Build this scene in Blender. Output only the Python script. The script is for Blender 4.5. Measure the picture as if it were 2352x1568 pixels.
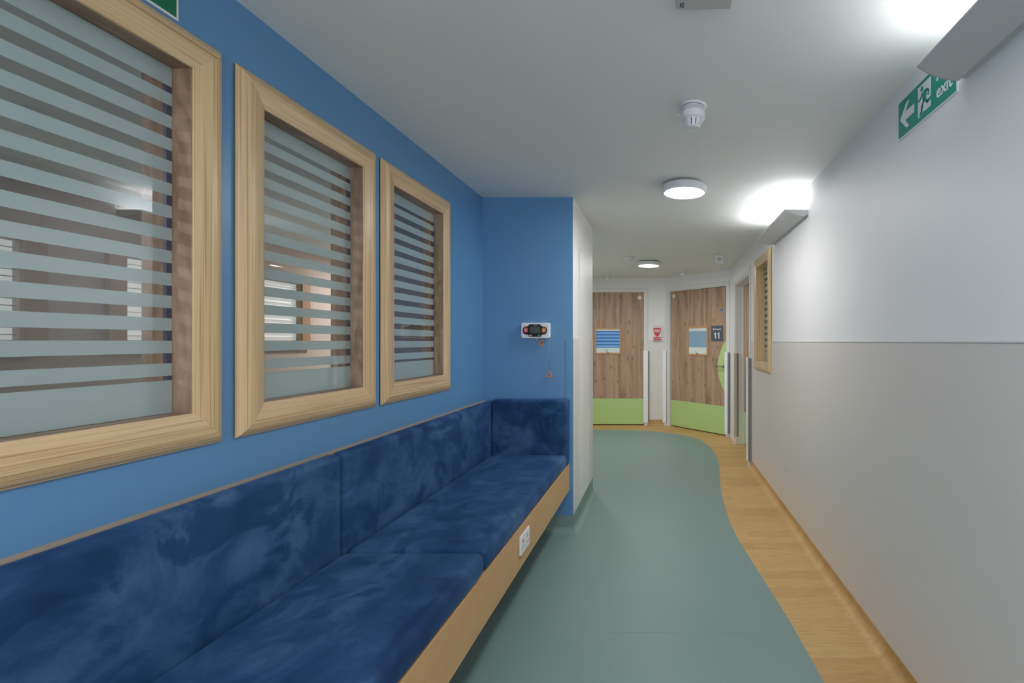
import bpy, bmesh, math, random
from mathutils import Vector, Matrix

for o in list(bpy.data.objects): bpy.data.objects.remove(o, do_unlink=True)
S = bpy.context.scene
COL = S.collection

# ------------------------------------------------------------------ camera, world, exposure
EYE = 1.35
cam_data = bpy.data.cameras.new('camera'); cam = bpy.data.objects.new('camera', cam_data); COL.objects.link(cam)
cam.location = (0, 0, EYE); cam.rotation_euler = (math.pi/2, 0, 0)
cam_data.sensor_width = 36; cam_data.lens = 17.3; cam_data.shift_x = -0.1471; cam_data.clip_start = 0.03
S.camera = cam
world = bpy.data.worlds.new('world'); S.world = world; world.use_nodes = True
world.node_tree.nodes['Background'].inputs[0].default_value = (.86, .87, .89, 1)
world.node_tree.nodes['Background'].inputs[1].default_value = 0.6  # soft frontal fill, let in through the corridor end left open behind the camera
S.view_settings.view_transform = 'Standard'; S.view_settings.look = 'None'; S.view_settings.gamma = 1
S.view_settings.exposure = 2.48
S.view_settings.use_curve_mapping = False
LAMP_ROUND = 17.0     # brightness of the round ceiling lights
LAMP_UP = 4.2        # brightness of the strips inside the wall uplighters

# ------------------------------------------------------------------ helpers: objects
class MB:
    """collects shapes and links them as ONE mesh object"""
    def __init__(s): s.bm = bmesh.new(); s.uv = s.bm.loops.layers.uv.new('UVMap'); s.mi = 0
    def face(s, pts, uvs=None, mi=None):
        vs = [s.bm.verts.new(p) for p in pts]
        f = s.bm.faces.new(vs); f.material_index = s.mi if mi is None else mi
        if uvs:
            for l, u in zip(f.loops, uvs): l[s.uv].uv = u
        return f
    def box(s, x0, x1, y0, y1, z0, z1, mi=None):
        c = [(x, y, z) for x in (x0, x1) for y in (y0, y1) for z in (z0, z1)]
        v = [s.bm.verts.new(p) for p in c]
        for q in ((0,1,3,2), (4,6,7,5), (0,4,5,1), (2,3,7,6), (0,2,6,4), (1,5,7,3)):
            f = s.bm.faces.new([v[i] for i in q]); f.material_index = s.mi if mi is None else mi
    def prism(s, pts, z0, z1, fn=None):
        fn = fn or (lambda x, y, z: (x, y, z))
        a = [s.bm.verts.new(fn(x, y, z0)) for x, y in pts]; b = [s.bm.verts.new(fn(x, y, z1)) for x, y in pts]
        n = len(pts)
        fs = [s.bm.faces.new(a[::-1]), s.bm.faces.new(b)]
        for i in range(n): fs.append(s.bm.faces.new((a[i], a[(i+1) % n], b[(i+1) % n], b[i])))
        for f in fs: f.material_index = s.mi
    def lathe(s, prof, cx=0, cy=0, n=48, axis='z', mi=None):
        rings = []
        for r, z in prof:
            ring = []
            for k in range(n):
                a = 2*math.pi*k/n
                ring.append(s.bm.verts.new((cx+r*math.cos(a), cy+r*math.sin(a), z)))
            rings.append(ring)
        for i in range(len(rings)-1):
            for k in range(n):
                f = s.bm.faces.new((rings[i][k], rings[i][(k+1) % n], rings[i+1][(k+1) % n], rings[i+1][k]))
                f.material_index = s.mi if mi is None else mi; f.smooth = True
        for ring in (rings[0], rings[-1]):
            f = s.bm.faces.new(ring); f.material_index = s.mi if mi is None else mi
    def tube(s, pts, r, n=10, closed=False):
        pts = [Vector(p) for p in pts]; rings = []; m = len(pts)
        for i, p in enumerate(pts):
            if closed: t = (pts[(i+1) % m]-pts[i-1]).normalized()
            else: t = (pts[min(i+1, m-1)]-pts[max(i-1, 0)]).normalized()
            up = Vector((0, 0, 1)) if abs(t.z) < .9 else Vector((1, 0, 0))
            u = t.cross(up).normalized(); w = t.cross(u)
            rings.append([s.bm.verts.new(p+u*r*math.cos(2*math.pi*k/n)+w*r*math.sin(2*math.pi*k/n)) for k in range(n)])
        for i in range(m if closed else m-1):
            A, Bq = rings[i], rings[(i+1) % m]
            off = 0
            if closed and i == m-1:
                off = min(range(n), key=lambda o: (A[0].co-Bq[o].co).length)
            for k in range(n):
                f = s.bm.faces.new((A[k], A[(k+1) % n], Bq[(k+1+off) % n], Bq[(k+off) % n])); f.smooth = True
        if not closed: s.bm.faces.new(rings[0]); s.bm.faces.new(rings[-1])
    def build(s, name, mats, parent=None, bevel=0, seg=3, smooth=False, mtx=None):
        bmesh.ops.recalc_face_normals(s.bm, faces=s.bm.faces)
        me = bpy.data.meshes.new(name); s.bm.to_mesh(me); s.bm.free()
        for m in (mats if isinstance(mats, (list, tuple)) else [mats]): me.materials.append(m)
        o = bpy.data.objects.new(name, me); COL.objects.link(o)
        if smooth:
            for p in me.polygons: p.use_smooth = True
        if parent: o.parent = parent
        if mtx is not None: o.matrix_world = mtx
        if bevel:
            b = o.modifiers.new('bevel', 'BEVEL'); b.width = bevel; b.segments = seg; b.limit_method = 'ANGLE'; b.angle_limit = math.radians(40)
            b.harden_normals = False
            for p in me.polygons: p.use_smooth = True
            w = o.modifiers.new('wn', 'WEIGHTED_NORMAL'); w.keep_sharp = False
        return o

def mtx(origin, xd, zd):
    x = Vector(xd).normalized(); z = Vector(zd).normalized(); y = Vector((0, 0, 1))
    M = Matrix((( x.x, y.x, z.x, origin[0]), (x.y, y.y, z.y, origin[1]), (x.z, y.z, z.z, origin[2]), (0, 0, 0, 1)))
    return M
FRONT = ((1, 0, 0), (0, -1, 0))       # on a wall facing the camera
LEFT = ((0, 1, 0), (1, 0, 0))         # on the left wall
RIGHT = ((0, -1, 0), (-1, 0, 0))      # on the right wall
ANG = ((.679, -.734, 0), (-.734, -.679, 0))
def empty(name, origin=(0, 0, 0), d=None):
    o = bpy.data.objects.new(name, None); COL.objects.link(o); o.empty_display_size = .05
    if d: o.matrix_world = mtx(origin, *d)
    else: o.location = origin
    return o
def tag(o, label=None, cat=None, group=None, kind=None):
    if label: o['label'] = label
    if cat: o['category'] = cat
    if group: o['group'] = group
    if kind: o['kind'] = kind
    return o
def struct(o): o['kind'] = 'structure'; return o
def text(body, size, loc, mat, parent, name='lettering', rot=0, bold=0.0, depth=.0004, align='CENTER', stretch=1.0, extra=None):
    cu = bpy.data.curves.new('t', 'FONT'); cu.body = body; cu.size = size; cu.extrude = depth; cu.offset = bold
    cu.align_x = align; cu.align_y = 'BOTTOM_BASELINE'; cu.resolution_u = 4
    t = bpy.data.objects.new('t', cu); COL.objects.link(t)
    bpy.context.view_layer.update()
    me = bpy.data.meshes.new_from_object(t.evaluated_get(bpy.context.evaluated_depsgraph_get()))
    bpy.data.objects.remove(t, do_unlink=True)
    me.transform(Matrix.Translation(loc) @ Matrix.Rotation(rot, 4, 'Z') @ Matrix.Diagonal((stretch, 1, 1, 1)))
    me.materials.clear(); me.materials.append(mat)
    o = bpy.data.objects.new(name, me); COL.objects.link(o); o.parent = parent
    return o
def circ(cx, cy, rx, ry=None, n=40, a0=0, a1=2*math.pi):
    ry = ry or rx
    return [(cx+rx*math.cos(a0+(a1-a0)*k/n), cy+ry*math.sin(a0+(a1-a0)*k/n)) for k in range(n)]
def rrect(x0, x1, y0, y1, r, n=6):
    p = []
    for cx, cy, a in ((x1-r, y1-r, 0), (x0+r, y1-r, 90), (x0+r, y0+r, 180), (x1-r, y0+r, 270)):
        for k in range(n+1):
            t = math.radians(a+90*k/n); p.append((cx+r*math.cos(t), cy+r*math.sin(t)))
    return p
def stroke(pts, w):
    """a flat bent bar as a list of quads with round-ish joints"""
    out = []
    for (x0, y0), (x1, y1) in zip(pts[:-1], pts[1:]):
        L = math.hypot(x1-x0, y1-y0); nx, ny = -(y1-y0)/L*w/2, (x1-x0)/L*w/2
        out.append([(x0+nx, y0+ny), (x0-nx, y0-ny), (x1-nx, y1-ny), (x1+nx, y1+ny)])
    return out

# ------------------------------------------------------------------ helpers: materials
def sr(r, g, b):
    f = lambda c: (c/255/12.92 if c/255 <= .04045 else ((c/255+.055)/1.055)**2.4)
    return (f(r), f(g), f(b), 1)
def base(name):
    m = bpy.data.materials.new(name); m.use_nodes = True
    return m, m.node_tree, m.node_tree.nodes['Principled BSDF']
def N(nt, t, **kw):
    n = nt.nodes.new(t)
    for k, v in kw.items(): setattr(n, k, v)
    return n
def plain(name, c, rough=.5, metal=0, spec=.5, coat=0, bump=0, bscale=200, var=0, vscale=3):
    m, nt, p = base(name); p.inputs['Base Color'].default_value = c; p.inputs['Roughness'].default_value = rough
    p.inputs['Metallic'].default_value = metal; p.inputs['Specular IOR Level'].default_value = spec
    p.inputs['Coat Weight'].default_value = coat
    tc = N(nt, 'ShaderNodeTexCoord')
    if bump:
        n = N(nt, 'ShaderNodeTexNoise'); n.inputs['Scale'].default_value = bscale; n.inputs['Detail'].default_value = 3
        nt.links.new(tc.outputs['Object'], n.inputs['Vector'])
        b = N(nt, 'ShaderNodeBump'); b.inputs['Strength'].default_value = bump; b.inputs['Distance'].default_value = .001
        nt.links.new(n.outputs['Fac'], b.inputs['Height']); nt.links.new(b.outputs['Normal'], p.inputs['Normal'])
    if var:
        n = N(nt, 'ShaderNodeTexNoise'); n.inputs['Scale'].default_value = vscale; n.inputs['Detail'].default_value = 4
        nt.links.new(tc.outputs['Object'], n.inputs['Vector'])
        mx = N(nt, 'ShaderNodeMix', data_type='RGBA')
        mx.inputs['A'].default_value = tuple(x*(1-var) for x in c[:3])+(1,); mx.inputs['B'].default_value = tuple(min(1, x*(1+var)) for x in c[:3])+(1,)
        nt.links.new(n.outputs['Fac'], mx.inputs['Factor']); nt.links.new(mx.outputs['Result'], p.inputs['Base Color'])
    return m
def emit(name, c, s):
    m, nt, p = base(name); p.inputs['Base Color'].default_value = (.8, .8, .8, 1)
    p.inputs['Emission Color'].default_value = c; p.inputs['Emission Strength'].default_value = s
    return m
def ramp(nt, stops):
    r = N(nt, 'ShaderNodeValToRGB'); e = r.color_ramp.elements
    e[0].position, e[0].color = stops[0]; e[1].position, e[1].color = stops[-1]
    for pos, c in stops[1:-1]: x = e.new(pos); x.color = c
    return r
def wood(name, c1, c2, c3, stretch, coords='UV', scale=1.0, rough=.42, pores=.5, rings=6.0, bump=.15, seed=0.0, coat=0):
    """grain runs along the axis whose stretch is small"""
    m, nt, p = base(name); L = nt.links.new
    tc = N(nt, 'ShaderNodeTexCoord'); mp = N(nt, 'ShaderNodeMapping'); mp.inputs['Scale'].default_value = stretch
    mp.inputs['Location'].default_value = (seed, seed*1.7, seed*.6)
    L(tc.outputs[coords], mp.inputs['Vector'])
    n1 = N(nt, 'ShaderNodeTexNoise'); n1.inputs['Scale'].default_value = 1.0*scale; n1.inputs['Detail'].default_value = 3; n1.inputs['Distortion'].default_value = .5
    L(mp.outputs[0], n1.inputs['Vector'])
    mul = N(nt, 'ShaderNodeMath', operation='MULTIPLY'); mul.inputs[1].default_value = rings; L(n1.outputs['Fac'], mul.inputs[0])
    sn = N(nt, 'ShaderNodeMath', operation='PINGPONG'); sn.inputs[1].default_value = .5; L(mul.outputs[0], sn.inputs[0])
    n2 = N(nt, 'ShaderNodeTexNoise'); n2.inputs['Scale'].default_value = 9*scale; n2.inputs['Detail'].default_value = 4; n2.inputs['Roughness'].default_value = .65
    L(mp.outputs[0], n2.inputs['Vector'])
    ad = N(nt, 'ShaderNodeMath', operation='MULTIPLY_ADD'); ad.inputs[1].default_value = pores; L(n2.outputs['Fac'], ad.inputs[0]); L(sn.outputs[0], ad.inputs[2])
    rr = ramp(nt, [(.18, c1), (.45, c2), (.8, c3)]); L(ad.outputs[0], rr.inputs[0]); L(rr.outputs[0], p.inputs['Base Color'])
    p.inputs['Roughness'].default_value = rough; p.inputs['Coat Weight'].default_value = coat; p.inputs['Coat Roughness'].default_value = .3
    b = N(nt, 'ShaderNodeBump'); b.inputs['Strength'].default_value = bump; b.inputs['Distance'].default_value = .001
    L(ad.outputs[0], b.inputs['Height']); L(b.outputs['Normal'], p.inputs['Normal'])
    return m

M = {}
M['blue'] = plain('blue_paint', sr(94, 145, 192), .38, bump=.04, bscale=350)
M['sheet_pale'] = plain('pale_wall_sheet', sr(222, 222, 218), .38)
M['blue_sheet'] = plain('blue_wall_sheet', sr(94, 145, 192), .3)
M['white'] = plain('white_paint', sr(234, 234, 235), .5, bump=.04, bscale=350)
M['sheet'] = plain('grey_wall_sheet', sr(216, 211, 206), .38)
M['ceil'] = plain('ceiling_paint', sr(232, 234, 232), .75, bump=.04, bscale=300)
M['trim'] = plain('white_gloss_paint', sr(222, 222, 220), .35)
M['plastic'] = plain('white_plastic', sr(228, 230, 234), .35)
M['guard'] = plain('pale_plastic_guard', sr(242, 244, 248), .3)
M['guard_taupe'] = plain('taupe_guard', sr(192, 184, 174), .35)
M['guard_grey'] = plain('aluminium_retainer', sr(128, 128, 126), .45)
M['shell'] = plain('powder_coated_shell', sr(200, 201, 202), .45)
M['grey_box'] = plain('grey_housing', sr(190, 190, 188), .4)
M['dark'] = plain('dark_gap', sr(24, 24, 26), .8)
M['black'] = plain('black_gloss', sr(14, 15, 20), .2)
M['lcd'] = plain('lcd_screen', sr(72, 86, 84), .15)
M['red'] = plain('red_plastic', sr(206, 34, 44), .35)
M['amber'] = plain('amber_plastic', sr(205, 120, 52), .35)
M['orange'] = plain('orange_plastic', sr(246, 138, 84), .35)
M['green_key'] = plain('green_key', sr(40, 150, 70), .35)
M['grey_key'] = plain('grey_key', sr(170, 175, 182), .35)
M['cord'] = plain('cord_fabric', sr(176, 150, 142), .7)
M['sign_green'] = plain('sign_green', sr(0, 152, 132), .4)
M['sign_green2'] = plain('sign_green_dark', sr(0, 110, 76), .4)
M['sign_white'] = plain('sign_white', sr(232, 233, 238), .4)
M['slate'] = plain('slate_sign', sr(80, 88, 100), .45)
M['kick'] = plain('lime_vinyl', sr(182, 214, 140), .4)
M['steel'] = plain('brushed_steel', sr(170, 170, 166), .3, metal=1)
M['sticker'] = plain('sticker_blue', sr(0, 78, 150), .4)
M['fascia'] = wood('beech_laminate', sr(196, 156, 108), sr(202, 162, 114), sr(208, 168, 120), (14, 1.2, 14), 'Object', scale=1, rough=.45, rings=2, pores=.7, bump=.01)
M['ledge'] = plain('raw_board_edge', sr(178, 156, 132), .6)
M['ply'] = plain('bench_board', sr(120, 100, 80), .7)
M['gasket'] = plain('navy_spacer', sr(20, 52, 92), .4)
M['ash'] = wood('ash_frame', sr(162, 126, 84), sr(204, 171, 126), sr(220, 190, 146), (.55, 120, 1), 'UV', scale=1, rough=.36, pores=.95, rings=3, bump=.3, coat=.2)
def fine_lines(m):
    nt = m.node_tree; L = nt.links.new; p = nt.nodes['Principled BSDF']; src = p.inputs['Base Color'].links[0].from_socket
    tc = N(nt, 'ShaderNodeTexCoord'); mp = N(nt, 'ShaderNodeMapping'); mp.inputs['Scale'].default_value = (1.3, 300, 1); L(tc.outputs['UV'], mp.inputs['Vector'])
    wn = N(nt, 'ShaderNodeTexNoise'); wn.inputs['Scale'].default_value = 1; wn.inputs['Detail'].default_value = 2; wn.inputs['Distortion'].default_value = .4; L(mp.outputs[0], wn.inputs['Vector'])
    mr = N(nt, 'ShaderNodeMapRange'); mr.inputs['From Min'].default_value = .52; mr.inputs['From Max'].default_value = .66; mr.inputs['To Max'].default_value = .8; L(wn.outputs['Fac'], mr.inputs['Value'])
    mx = N(nt, 'ShaderNodeMix', data_type='RGBA', blend_type='MULTIPLY'); mx.inputs['B'].default_value = (.60, .50, .38, 1); L(mr.outputs[0], mx.inputs['Factor']); L(src, mx.inputs['A']); L(mx.outputs['Result'], p.inputs['Base Color'])
fine_lines(M['ash'])
M['reveal'] = wood('shaded_ash_reveal', sr(132, 106, 86), sr(152, 127, 108), sr(172, 148, 126), (2.0, 16, 1), 'UV', scale=1, rough=.45, pores=.4, rings=5, bump=.1, seed=4)  # same wood as the frames, with the recess shade put into its colour
M['oak_small'] = plain('vision_frame_oak', sr(192, 150, 102), .5, var=.08, vscale=20)
M['lamp'] = emit('lamp_diffuser', (1, .985, .96, 1), LAMP_ROUND)
M['strip'] = emit('lamp_strip', (.97, .98, 1, 1), LAMP_UP)

def door_wood():
    m = wood('oak_door', sr(136, 109, 91), sr(165, 138, 115), sr(184, 157, 132), (7, .7, 1), 'Object', scale=1, rough=.5, pores=.55, rings=3, bump=.05)
    nt = m.node_tree; L = nt.links.new; p = nt.nodes['Principled BSDF']
    src = p.inputs['Base Color'].links[0].from_socket
    tc = N(nt, 'ShaderNodeTexCoord')
    ns = N(nt, 'ShaderNodeTexNoise'); ns.inputs['Scale'].default_value = 9; L(tc.outputs['Object'], ns.inputs['Vector'])
    mxv = N(nt, 'ShaderNodeVectorMath', operation='MULTIPLY_ADD'); mxv.inputs[1].default_value = (.05, .05, .05)
    L(ns.outputs['Color'], mxv.inputs[0]); L(tc.outputs['Object'], mxv.inputs[2])
    mp = N(nt, 'ShaderNodeMapping'); mp.inputs['Scale'].default_value = (7.5, 3.2, 1); L(mxv.outputs[0], mp.inputs['Vector'])
    v = N(nt, 'ShaderNodeTexVoronoi'); v.inputs['Scale'].default_value = 1; v.voronoi_dimensions = '2D'; L(mp.outputs[0], v.inputs['Vector'])
    mr = N(nt, 'ShaderNodeMapRange'); mr.inputs['From Min'].default_value = .03; mr.inputs['From Max'].default_value = .13; mr.inputs['To Min'].default_value = .7; mr.inputs['To Max'].default_value = 0
    L(v.outputs['Distance'], mr.inputs['Value'])
    sp = N(nt, 'ShaderNodeSeparateXYZ'); L(v.outputs['Color'], sp.inputs[0]); gt = N(nt, 'ShaderNodeMath', operation='GREATER_THAN'); gt.inputs[1].default_value = .45; L(sp.outputs['X'], gt.inputs[0])
    mk = N(nt, 'ShaderNodeMath', operation='MULTIPLY'); L(mr.outputs[0], mk.inputs[0]); L(gt.outputs[0], mk.inputs[1])
    mx = N(nt, 'ShaderNodeMix', data_type='RGBA'); mx.inputs['B'].default_value = sr(96, 72, 58)
    L(mk.outputs[0], mx.inputs['Factor']); L(src, mx.inputs['A'])
    # board-to-board tone
    sx = N(nt, 'ShaderNodeSeparateXYZ'); L(tc.outputs['Object'], sx.inputs[0])
    ml = N(nt, 'ShaderNodeMath', operation='MULTIPLY'); ml.inputs[1].default_value = 9; L(sx.outputs['X'], ml.inputs[0])
    n3 = N(nt, 'ShaderNodeTexNoise', noise_dimensions='1D'); n3.inputs['Scale'].default_value = 1.2; L(ml.outputs[0], n3.inputs['W'])
    m2 = N(nt, 'ShaderNodeMix', data_type='RGBA', blend_type='MULTIPLY'); m2.inputs['Factor'].default_value = 1
    rr = ramp(nt, [(.3, (.80, .77, .75, 1)), (.7, (1.12, 1.10, 1.08, 1))]); L(n3.outputs['Fac'], rr.inputs[0])
    L(mx.outputs['Result'], m2.inputs['A']); L(rr.outputs[0], m2.inputs['B']); L(m2.outputs['Result'], p.inputs['Base Color'])
    return m
M['door'] = door_wood()

def floor_wood():
    """vinyl planks laid across the corridor: grain along X, planks stepped along Y"""
    m, nt, p = base('oak_vinyl'); L = nt.links.new
    tc = N(nt, 'ShaderNodeTexCoord'); sx = N(nt, 'ShaderNodeSeparateXYZ'); L(tc.outputs['Object'], sx.inputs[0])
    br = N(nt, 'ShaderNodeTexBrick'); br.inputs['Scale'].default_value = 1; br.inputs['Brick Width'].default_value = 1.2; br.inputs['Row Height'].default_value = .1
    br.inputs['Mortar Size'].default_value = .0008; br.inputs['Bias'].default_value = 0
    br.inputs['Color1'].default_value = (.35, .35, .35, 1); br.inputs['Color2'].default_value = (.65, .65, .65, 1); br.inputs['Mortar'].default_value = (.25, .25, .25, 1)
    L(tc.outputs['Object'], br.inputs['Vector'])
    mp = N(nt, 'ShaderNodeMapping'); mp.inputs['Scale'].default_value = (1.6, 15, 4); L(tc.outputs['Object'], mp.inputs['Vector'])
    n1 = N(nt, 'ShaderNodeTexNoise'); n1.inputs['Scale'].default_value = 1.6; n1.inputs['Detail'].default_value = 4; n1.inputs['Distortion'].default_value = 1.2; L(mp.outputs[0], n1.inputs['Vector'])
    mul = N(nt, 'ShaderNodeMath', operation='MULTIPLY'); mul.inputs[1].default_value = 5; L(n1.outputs['Fac'], mul.inputs[0])
    pp = N(nt, 'ShaderNodeMath', operation='PINGPONG'); pp.inputs[1].default_value = .5; L(mul.outputs[0], pp.inputs[0])
    n2 = N(nt, 'ShaderNodeTexNoise'); n2.inputs['Scale'].default_value = 8; n2.inputs['Detail'].default_value = 3; L(mp.outputs[0], n2.inputs['Vector'])
    a = N(nt, 'ShaderNodeMath', operation='MULTIPLY_ADD'); a.inputs[1].default_value = .35; L(pp.outputs[0], a.inputs[0]); L(br.outputs['Color'], a.inputs[2])
    b = N(nt, 'ShaderNodeMath', operation='MULTIPLY_ADD'); b.inputs[1].default_value = .5; L(n2.outputs['Fac'], b.inputs[0]); L(a.outputs[0], b.inputs[2])
    rr = ramp(nt, [(.45, sr(172, 134, 82)), (.75, sr(190, 152, 96)), (1.0, sr(204, 168, 112))]); L(b.outputs[0], rr.inputs[0]); L(rr.outputs[0], p.inputs['Base Color'])
    p.inputs['Roughness'].default_value = .5
    bp = N(nt, 'ShaderNodeBump'); bp.inputs['Strength'].default_value = .05; bp.inputs['Distance'].default_value = .001
    L(b.outputs[0], bp.inputs['Height']); L(bp.outputs['Normal'], p.inputs['Normal'])
    return m
M['floor_wood'] = floor_wood()
M['floor_green'] = plain('green_vinyl', sr(124, 149, 145), .45, bump=.05, bscale=120, var=.04, vscale=400)

def velvet():
    m, nt, p = base('blue_velvet'); L = nt.links.new
    tc = N(nt, 'ShaderNodeTexCoord')
    def noise(scale, st, det, dist, rough=.5):
        mp = N(nt, 'ShaderNodeMapping'); mp.inputs['Scale'].default_value = st; L(tc.outputs['Object'], mp.inputs['Vector'])
        n = N(nt, 'ShaderNodeTexNoise'); n.inputs['Scale'].default_value = scale; n.inputs['Detail'].default_value = det
        n.inputs['Distortion'].default_value = dist; n.inputs['Roughness'].default_value = rough; L(mp.outputs[0], n.inputs['Vector']); return n
    a = noise(2.4, (1.2, 1, 1.2), 5, .5, .55); b = noise(7, (1, .7, 1), 8, .9, .66); c = noise(400, (1, 1, 1), 2, 0); d = noise(3.6, (1, .8, 1), 7, 1.4, .6)
    def mr(n, lo, hi, o0=0, o1=1):
        k = N(nt, 'ShaderNodeMapRange'); k.inputs['From Min'].default_value = lo; k.inputs['From Max'].default_value = hi
        k.inputs['To Min'].default_value = o0; k.inputs['To Max'].default_value = o1; k.interpolation_type = 'SMOOTHSTEP'; L(n.outputs['Fac'], k.inputs['Value']); return k.outputs[0]
    s1 = N(nt, 'ShaderNodeMath', operation='MULTIPLY_ADD'); s1.inputs[1].default_value = .34; L(mr(a, .34, .66), s1.inputs[0]); s1.inputs[2].default_value = .24
    s2 = N(nt, 'ShaderNodeMath', operation='MULTIPLY_ADD'); s2.inputs[1].default_value = .32; L(mr(b, .34, .68), s2.inputs[0]); L(s1.outputs[0], s2.inputs[2])
    s3 = N(nt, 'ShaderNodeMath', operation='MULTIPLY'); L(s2.outputs[0], s3.inputs[0]); L(mr(d, .37, .48, .55, 1), s3.inputs[1])
    rr = ramp(nt, [(.0, sr(4, 34, 78)), (.5, sr(36, 72, 114)), (1.0, sr(76, 110, 152))]); L(s3.outputs[0], rr.inputs[0])
    L(rr.outputs[0], p.inputs['Base Color']); p.inputs['Roughness'].default_value = .75; p.inputs['Specular IOR Level'].default_value = .2
    p.inputs['Sheen Weight'].default_value = .25; p.inputs['Sheen Roughness'].default_value = .35; p.inputs['Sheen Tint'].default_value = sr(110, 160, 225)
    ad = N(nt, 'ShaderNodeMath', operation='MULTIPLY_ADD'); ad.inputs[1].default_value = .15; L(c.outputs['Fac'], ad.inputs[0]); L(b.outputs['Fac'], ad.inputs[2])
    bp = N(nt, 'ShaderNodeBump'); bp.inputs['Strength'].default_value = .25; bp.inputs['Distance'].default_value = .01
    L(ad.outputs[0], bp.inputs['Height']); L(bp.outputs['Normal'], p.inputs['Normal'])
    return m
M['velvet'] = velvet()

def striped_glass(name, y0, period, gap, lo, hi, frost, clear):
    """pane with printed frosted lines; y is the local height of the pane, lo/hi the solid bands at both ends"""
    m, nt, p = base(name); L = nt.links.new
    p.inputs['Base Color'].default_value = frost; p.inputs['Roughness'].default_value = .5; p.inputs['Coat Weight'].default_value = 1.0; p.inputs['Coat Roughness'].default_value = .01; p.inputs['Coat IOR'].default_value = 1.8
    q = N(nt, 'ShaderNodeBsdfPrincipled'); q.inputs['Base Color'].default_value = clear; q.inputs['Roughness'].default_value = .6; q.inputs['Coat Weight'].default_value = 1.0; q.inputs['Coat Roughness'].default_value = .01; q.inputs['Coat IOR'].default_value = 1.7
    tr = N(nt, 'ShaderNodeBsdfTransparent'); gl = N(nt, 'ShaderNodeBsdfGlossy'); gl.inputs['Roughness'].default_value = .01
    fr = N(nt, 'ShaderNodeFresnel'); fr.inputs['IOR'].default_value = 2.3
    mc = N(nt, 'ShaderNodeMixShader'); geo = N(nt, 'ShaderNodeNewGeometry'); inv = N(nt, 'ShaderNodeMath', operation='SUBTRACT'); inv.inputs[0].default_value = 1; L(geo.outputs['Backfacing'], inv.inputs[1])
    mf = N(nt, 'ShaderNodeMath', operation='MULTIPLY'); L(fr.outputs[0], mf.inputs[0]); L(inv.outputs[0], mf.inputs[1]); L(mf.outputs[0], mc.inputs[0]); L(tr.outputs[0], mc.inputs[1]); L(gl.outputs[0], mc.inputs[2])
    tc = N(nt, 'ShaderNodeTexCoord'); sx = N(nt, 'ShaderNodeSeparateXYZ'); L(tc.outputs['Object'], sx.inputs[0])
    def mth(op, a, b):
        n = N(nt, 'ShaderNodeMath', operation=op)
        for i, v in enumerate((a, b)):
            if isinstance(v, (int, float)): n.inputs[i].default_value = v
            else: L(v, n.inputs[i])
        return n.outputs[0]
    y = sx.outputs['Y']
    md = mth('FLOORED_MODULO', mth('SUBTRACT', y, y0), period)
    isgap = mth('MULTIPLY', mth('LESS_THAN', md, gap), mth('MULTIPLY', mth('GREATER_THAN', y, lo), mth('LESS_THAN', y, hi)))
    ms = N(nt, 'ShaderNodeMixShader'); L(isgap, ms.inputs[0]); L(p.outputs[0], ms.inputs[1]); L(mc.outputs[0], ms.inputs[2])
    nt.nodes.remove(q)
    out = nt.nodes['Material Output']; L(ms.outputs[0], out.inputs['Surface'])
    return m
# local pane heights are measured from the outer bottom of the window frame (z = 1.063)
M['stripe'] = striped_glass('frosted_line_glass', 1.292-1.063, .060, .027, 1.247-1.063, 2.030-1.063, sr(158, 176, 178), sr(40, 40, 44))
M['backing'] = plain('inner_blind_sheet', sr(96, 92, 90), .6)
def door_stripes(name, cols):
    m, nt, p = base(name); L = nt.links.new
    tc = N(nt, 'ShaderNodeTexCoord'); sx = N(nt, 'ShaderNodeSeparateXYZ'); L(tc.outputs['Object'], sx.inputs[0])
    r = N(nt, 'ShaderNodeValToRGB'); r.color_ramp.interpolation = 'CONSTANT'; e = r.color_ramp.elements
    e[0].position, e[0].color = cols[0]; e[1].position, e[1].color = cols[-1]
    for a, c in cols[1:-1]: k = e.new(a); k.color = c
    mr = N(nt, 'ShaderNodeMapRange'); mr.inputs['From Min'].default_value = 1.18; mr.inputs['From Max'].default_value = 1.545; L(sx.outputs['Y'], mr.inputs['Value'])
    L(mr.outputs[0], r.inputs[0]); L(r.outputs[0], p.inputs['Base Color']); L(r.outputs[0], p.inputs['Emission Color']); p.inputs['Emission Strength'].default_value = .035  # light of the room beyond is put into the pane colour and faint glow
    p.inputs['Roughness'].default_value = .25; p.inputs['Coat Weight'].default_value = .5
    return m
pale = sr(190, 204, 200); b1 = sr(36, 100, 170); b2 = sr(112, 162, 212)
st = [(0, pale), (.19, b1)]
yy = .21
for k in range(5):
    st.append((yy, b2)); st.append((yy+.085, b1)); yy += .145
st.append((.93, pale))
M['pane_blue'] = door_stripes('lit_blue_striped_pane', st)
M['pane_grey'] = door_stripes('blue_grey_pane', [(0, sr(200, 208, 200)), (.22, sr(122, 152, 178)), (.9, sr(196, 206, 200))])

# ------------------------------------------------------------------ room shell
XL, XR, CE = -1.275, .955, 2.37
YB, YN, YF = -2.6, 3.482, 7.95        # behind camera, blue nib face, far wall
XN = -.635
YE = 4.457                            # back of the nib
XC, YC = .955, 6.952                  # outer corner where the angled wall starts
XA = .033

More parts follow.
